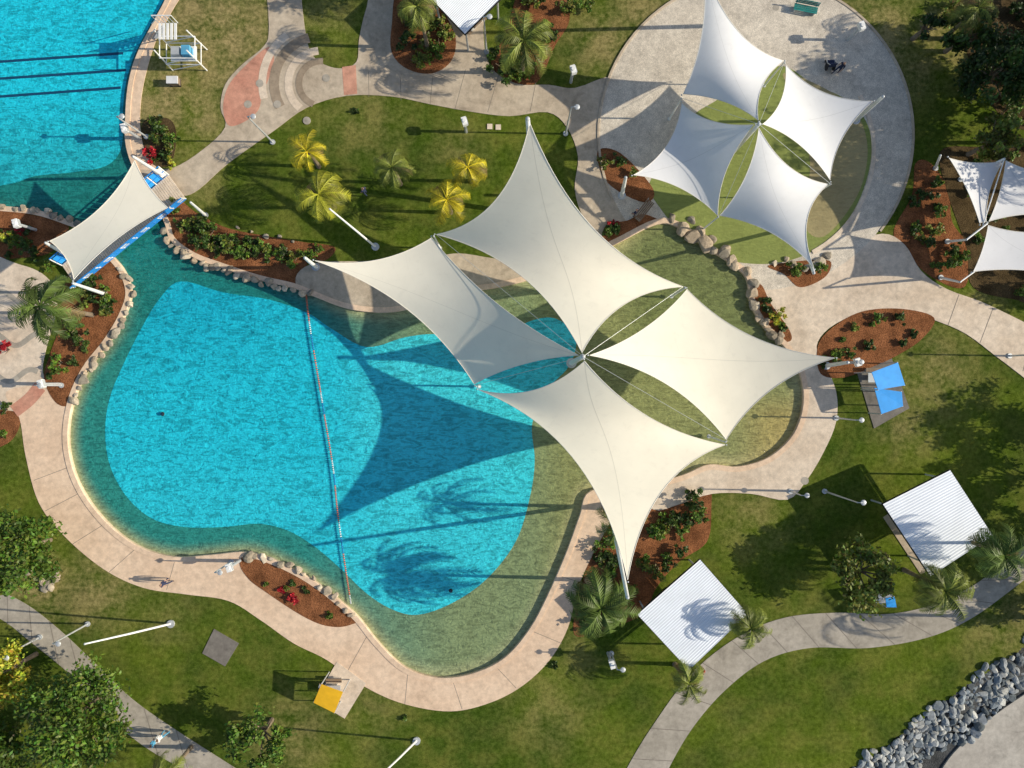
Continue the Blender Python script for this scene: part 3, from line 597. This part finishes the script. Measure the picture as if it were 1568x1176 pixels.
def bench(px,py,rz,m='teal'):
    g=P(px,py); b=B(); R=Matrix.Rotation(rz,3,'Z')
    for k in range(4): b.box(g+R@Vector((0,-.2+.13*k,.45)),(1.8,.1,.04),M[m],rz=rz)
    for k in range(3): b.box(g+R@Vector((0,.3+.03*k,.58+.13*k)),(1.8,.04,.1),M[m],rz=rz)
    for s in(-.75,.75): b.box(g+R@Vector((s,0,.22)),(.06,.45,.42),M['steel'],rz=rz); b.box(g+R@Vector((s,.33,.55)),(.06,.05,.7),M['steel'],rz=rz)
    b.obj('park_bench')
bench(1230,18,-.2); bench(985,325,.9,'wood')
for x,y,r in [(1232,736,.3),(1188,12,.25)]: sheet('manhole_cover',circ(x,y,r*20,20),.056,M['grey'],False)
for x,y in [(750,194),(763,195)]: sheet('electrical_lid',[(x-4,y-4),(x+4,y-4),(x+4,y+4),(x-4,y+4)],.06,M['pale'],False)
lt=empty('lifeguard_tower'); b=B(); c=P(291,92)
for sx in(-1.3,1.3):
    for sy in(-.8,.8): b.tube([(c.x+sx,c.y+sy,0),(c.x+sx*.9,c.y+sy*.9,3.)],.05,M['wpaint'],6)
for z in(1.,2.): 
    for sy in(-.8,.8): b.tube([(c.x-1.3,c.y+sy,z),(c.x+1.3,c.y+sy,z)],.04,M['wpaint'],6); b.tube([(c.x-1.3,c.y+sy,z-.9),(c.x+1.3,c.y+sy,z)],.035,M['wpaint'],6)
    for sx in(-1.3,1.3): b.tube([(c.x+sx,c.y-.8,z),(c.x+sx,c.y+.8,z)],.04,M['wpaint'],6)
b.box((c.x+.3,c.y-.3,1.6),(1.9,1.1,.08),M['wpaint']); b.box((c.x+.7,c.y-.3,1.95),(.6,.7,.6),M['bcloth']); b.box((c.x-.1,c.y-.3,1.9),(.6,.6,.5),M['steel'])
b.obj('frame_and_platform',lt); b=B()
for s in(-.35,.35): b.tube([(c.x-2.4,c.y+1.9+s,0),(c.x-.8,c.y+.9+s,2.6)],.04,M['wpaint'],6); b.tube([(c.x-2.4,c.y+1.9+s,1.),(c.x-.8,c.y+.9+s,3.5)],.035,M['wpaint'],6)
for k in range(9):
    t=k/8; b.box((c.x-2.4+1.6*t,c.y+1.9-1.*t,.15+2.45*t),(.2,.75,.05),M['steel'],rz=-.5)
for k in range(5): b.box((c.x-.8+.28*k,c.y+.7,2.9),(.18,1.2,.06),M['wpaint'])
for k in range(6): b.tube([(c.x-.9+.28*k,c.y+1.3,2.9),(c.x-.9+.28*k,c.y+1.3,3.9)],.03,M['wpaint'],5)
b.tube([(c.x-.9,c.y+1.3,3.9),(c.x+.5,c.y+1.3,3.9)],.04,M['wpaint'],5); b.obj('stairs_and_railing',lt)
b=B(); g=P(270,128); b.box(g+Vector((0,0,.35)),(.8,.5,.5),M['wood']); b.box(g+Vector((0,0,.65)),(.86,.56,.08),M['wcloth']); 
for s in(-.3,.3): b.tube([g+Vector((s,-.28,.12)),g+Vector((s,.28,.12))],.12,M['black'],10)
b.obj('equipment_cart')
b=B(); rp=cr([(468,448),(474,500),(487,580),(497,640),(510,720),(516,780),(527,860),(537,925)],False,24); W=[P(x,y) for x,y in rp]
b.tube([Vector((p.x,p.y,-.06)) for p in W],.025,M['lane'],5)
for i,p in enumerate(W):
    if i+1<len(W): q=W[i+1]; d=(q-p); a=p+d*.25; e=p+d*.7; b.tube([(a.x,a.y,-.05),(a.x+d.x*.1,a.y+d.y*.1,-.05),(e.x,e.y,-.05),(e.x+d.x*.05,e.y+d.y*.05,-.05)],[.03,.065,.065,.03],M[['orange','orange','orange','wpaint','blue'][(i//7)%5]],8)
b.obj('pool_float_rope')
for x,y in((248,634),(690,905)):
    b=B(); g=P(x,y); b.ball(g+Vector((0,0,-.08)),.16,M['black'],.5); b.tube([g+Vector((0,0,-.06)),g+Vector((0,0,.02))],.06,M['lane']); b.obj('pool_cleaner')
# ---------------------------------------------------------------- people
def person(px,py,rz,shirt='wcloth',pants='navy',walk=.2):
    w=walk
    J=[(0,0,.95),(0,.0,1.15),(0,0,1.34),(0,.0,1.47),(0,.01,1.55),(0,.015,1.64),
       (.17,0,1.40),(.22,-w*.4,1.13),(.23,-w*.4+.1,.90),(.23,-w*.4+.14,.83),(-.17,0,1.40),(-.22,w*.4,1.13),(-.23,w*.6+.1,.91),(-.23,w*.6+.14,.84),
       (.09,0,.88),(.1,w*.7,.49),(.1,w*.8,.09),(.1,w*.8+.13,.04),(-.09,0,.88),(-.1,-w*.3,.49),(-.1,-w*1.1,.12),(-.1,-w*1.1+.13,.05)]
    E=[(0,1),(1,2),(2,3),(3,4),(4,5),(2,6),(6,7),(7,8),(8,9),(2,10),(10,11),(11,12),(12,13),(0,14),(14,15),(15,16),(16,17),(0,18),(18,19),(19,20),(20,21)]
    Rd=[(.14,.10),(.12,.09),(.15,.1),(.05,.05),(.075,.09),(.07,.085),(.06,.06),(.043,.043),(.028,.028),(.035,.02),(.06,.06),(.043,.043),(.028,.028),(.035,.02),(.085,.085),(.058,.058),(.04,.04),(.04,.03),(.085,.085),(.058,.058),(.04,.04),(.04,.03)]
    me=bpy.data.meshes.new('p'); me.from_pydata(J,E,[]); ob=link(bpy.data.objects.new('p',me)); ob.modifiers.new('s','SKIN')
    for i,r in enumerate(Rd): me.skin_vertices[0].data[i].radius=r; me.skin_vertices[0].data[i].use_root=(i==0)
    ob.modifiers.new('u','SUBSURF').levels=2
    nm=bpy.data.meshes.new_from_object(ob.evaluated_get(bpy.context.evaluated_depsgraph_get())); bpy.data.objects.remove(ob)
    V=[v.co.copy() for v in nm.vertices]; F=[tuple(p.vertices) for p in nm.polygons]; b=B()
    groups={}
    for f in F:
        c=sum((V[i] for i in f),Vector())/len(f); z=c.z
        if z>1.66 or (z>1.54 and c.y<.0): k='hair'
        elif z>1.46: k='skin'
        elif abs(c.x)>.19 and z<1.2 and z>.7: k='skin'
        elif z>.95: k=shirt
        elif c.z<.085: k='hair'
        else: k=pants
        groups.setdefault(k,[]).append(f)
    first=True
    for k,fs in groups.items():
        if first: b.add(V,fs,M[k]); first=False
        else: b.F+=fs; b.M+=[b.mid(M[k])]*len(fs)
    for hi in(9,13):
        h=Vector(J[hi]); s=1 if hi==9 else -1
        for q in range(4): b.tube([h+Vector((s*0,-.03+.02*q,-.01)),h+Vector((0,-.03+.02*q+.01,-.07+.004*q)),h+Vector((-s*.02,-.03+.02*q+.015,-.10+.006*abs(q-1.5)))],[.009,.008,.006],M['skin'],6)
        b.tube([h+Vector((0,.03,.02)),h+Vector((-s*.01,.06,-.02)),h+Vector((-s*.02,.065,-.05))],[.011,.009,.007],M['skin'],6)
    hd=Vector(J[5]); b.ball(hd+Vector((0,.085,-.03)),.014,M['skin'],1.5,6,4)
    for s in(-1,1): b.ball(hd+Vector((s*.03,.078,.0)),.01,M['black'],1,6,4); b.ball(hd+Vector((s*.078,0,-.02)),.018,M['skin'],1.5,6,4)
    b.box(hd+Vector((0,.08,-.07)),(.04,.01,.008),M['rcloth'])
    ob=b.obj('person',smooth=True); g=P(px,py); ob.location=(g.x,g.y,.045); ob.rotation_euler=(0,0,rz); return ob
person(257,1118,1.9,'wcloth','bcloth'); person(247,1126,1.9,'bcloth','wcloth'); person(262,887,-1.6,'navy','navy'); person(1068,1018,.5,'rcloth','navy',.05); person(498,1042,2.,'wcloth','navy',.05); person(562,298,1.,'navy','navy',.1); person(1278,112,2.2,'navy','navy',.2); person(970,330,1.,'navy','navy',.1)
b=B(); g=P(1268,104)
for s in(-.28,.28): b.tube([g+Vector((s,-.04,.35)),g+Vector((s+.03,-.04,.35))],.32,M['black'],16); b.tube([g+Vector((s,.45,.12)),g+Vector((s+.03,.45,.12))],.12,M['black'],12); b.tube([g+Vector((s,-.2,.95)),g+Vector((s,.1,.55)),g+Vector((s,.5,.4))],.03,M['steel'],6)
b.box(g+Vector((0,.1,.5)),(.5,.5,.08),M['navy']); b.box(g+Vector((0,-.15,.78)),(.5,.06,.5),M['navy']); b.obj('stroller')
bpy.data.objects.remove(CUT)
# ---------------------------------------------------------------- light, camera
w=bpy.data.worlds.new('World'); sc.world=w; w.use_nodes=True; nt=w.node_tree; bg=nt.nodes['Background']; sk=nt.nodes.new('ShaderNodeTexSky'); sk.sky_type='NISHITA'; sk.sun_disc=False
sk.sun_elevation=math.radians(27); sk.sun_rotation=math.radians(90); nt.links.new(sk.outputs[0],bg.inputs[0]); bg.inputs[1].default_value=.125
sd=bpy.data.lights.new('sun','SUN'); sd.energy=5; sd.angle=math.radians(.5); sd.color=(1,.91,.74); so=bpy.data.objects.new('sun',sd); COL.objects.link(so)
so.rotation_euler=(0,math.radians(63),math.radians(-1)); so.location=(60,0,40)
cd=bpy.data.cameras.new('camera'); cd.sensor_width=36; cd.lens=36*H/(1568*S); cd.clip_end=3000; co=bpy.data.objects.new('camera',cd); COL.objects.link(co); co.location=(0,0,H); sc.camera=co
sc.view_settings.view_transform='Standard'; sc.view_settings.look='None'; sc.view_settings.exposure=0
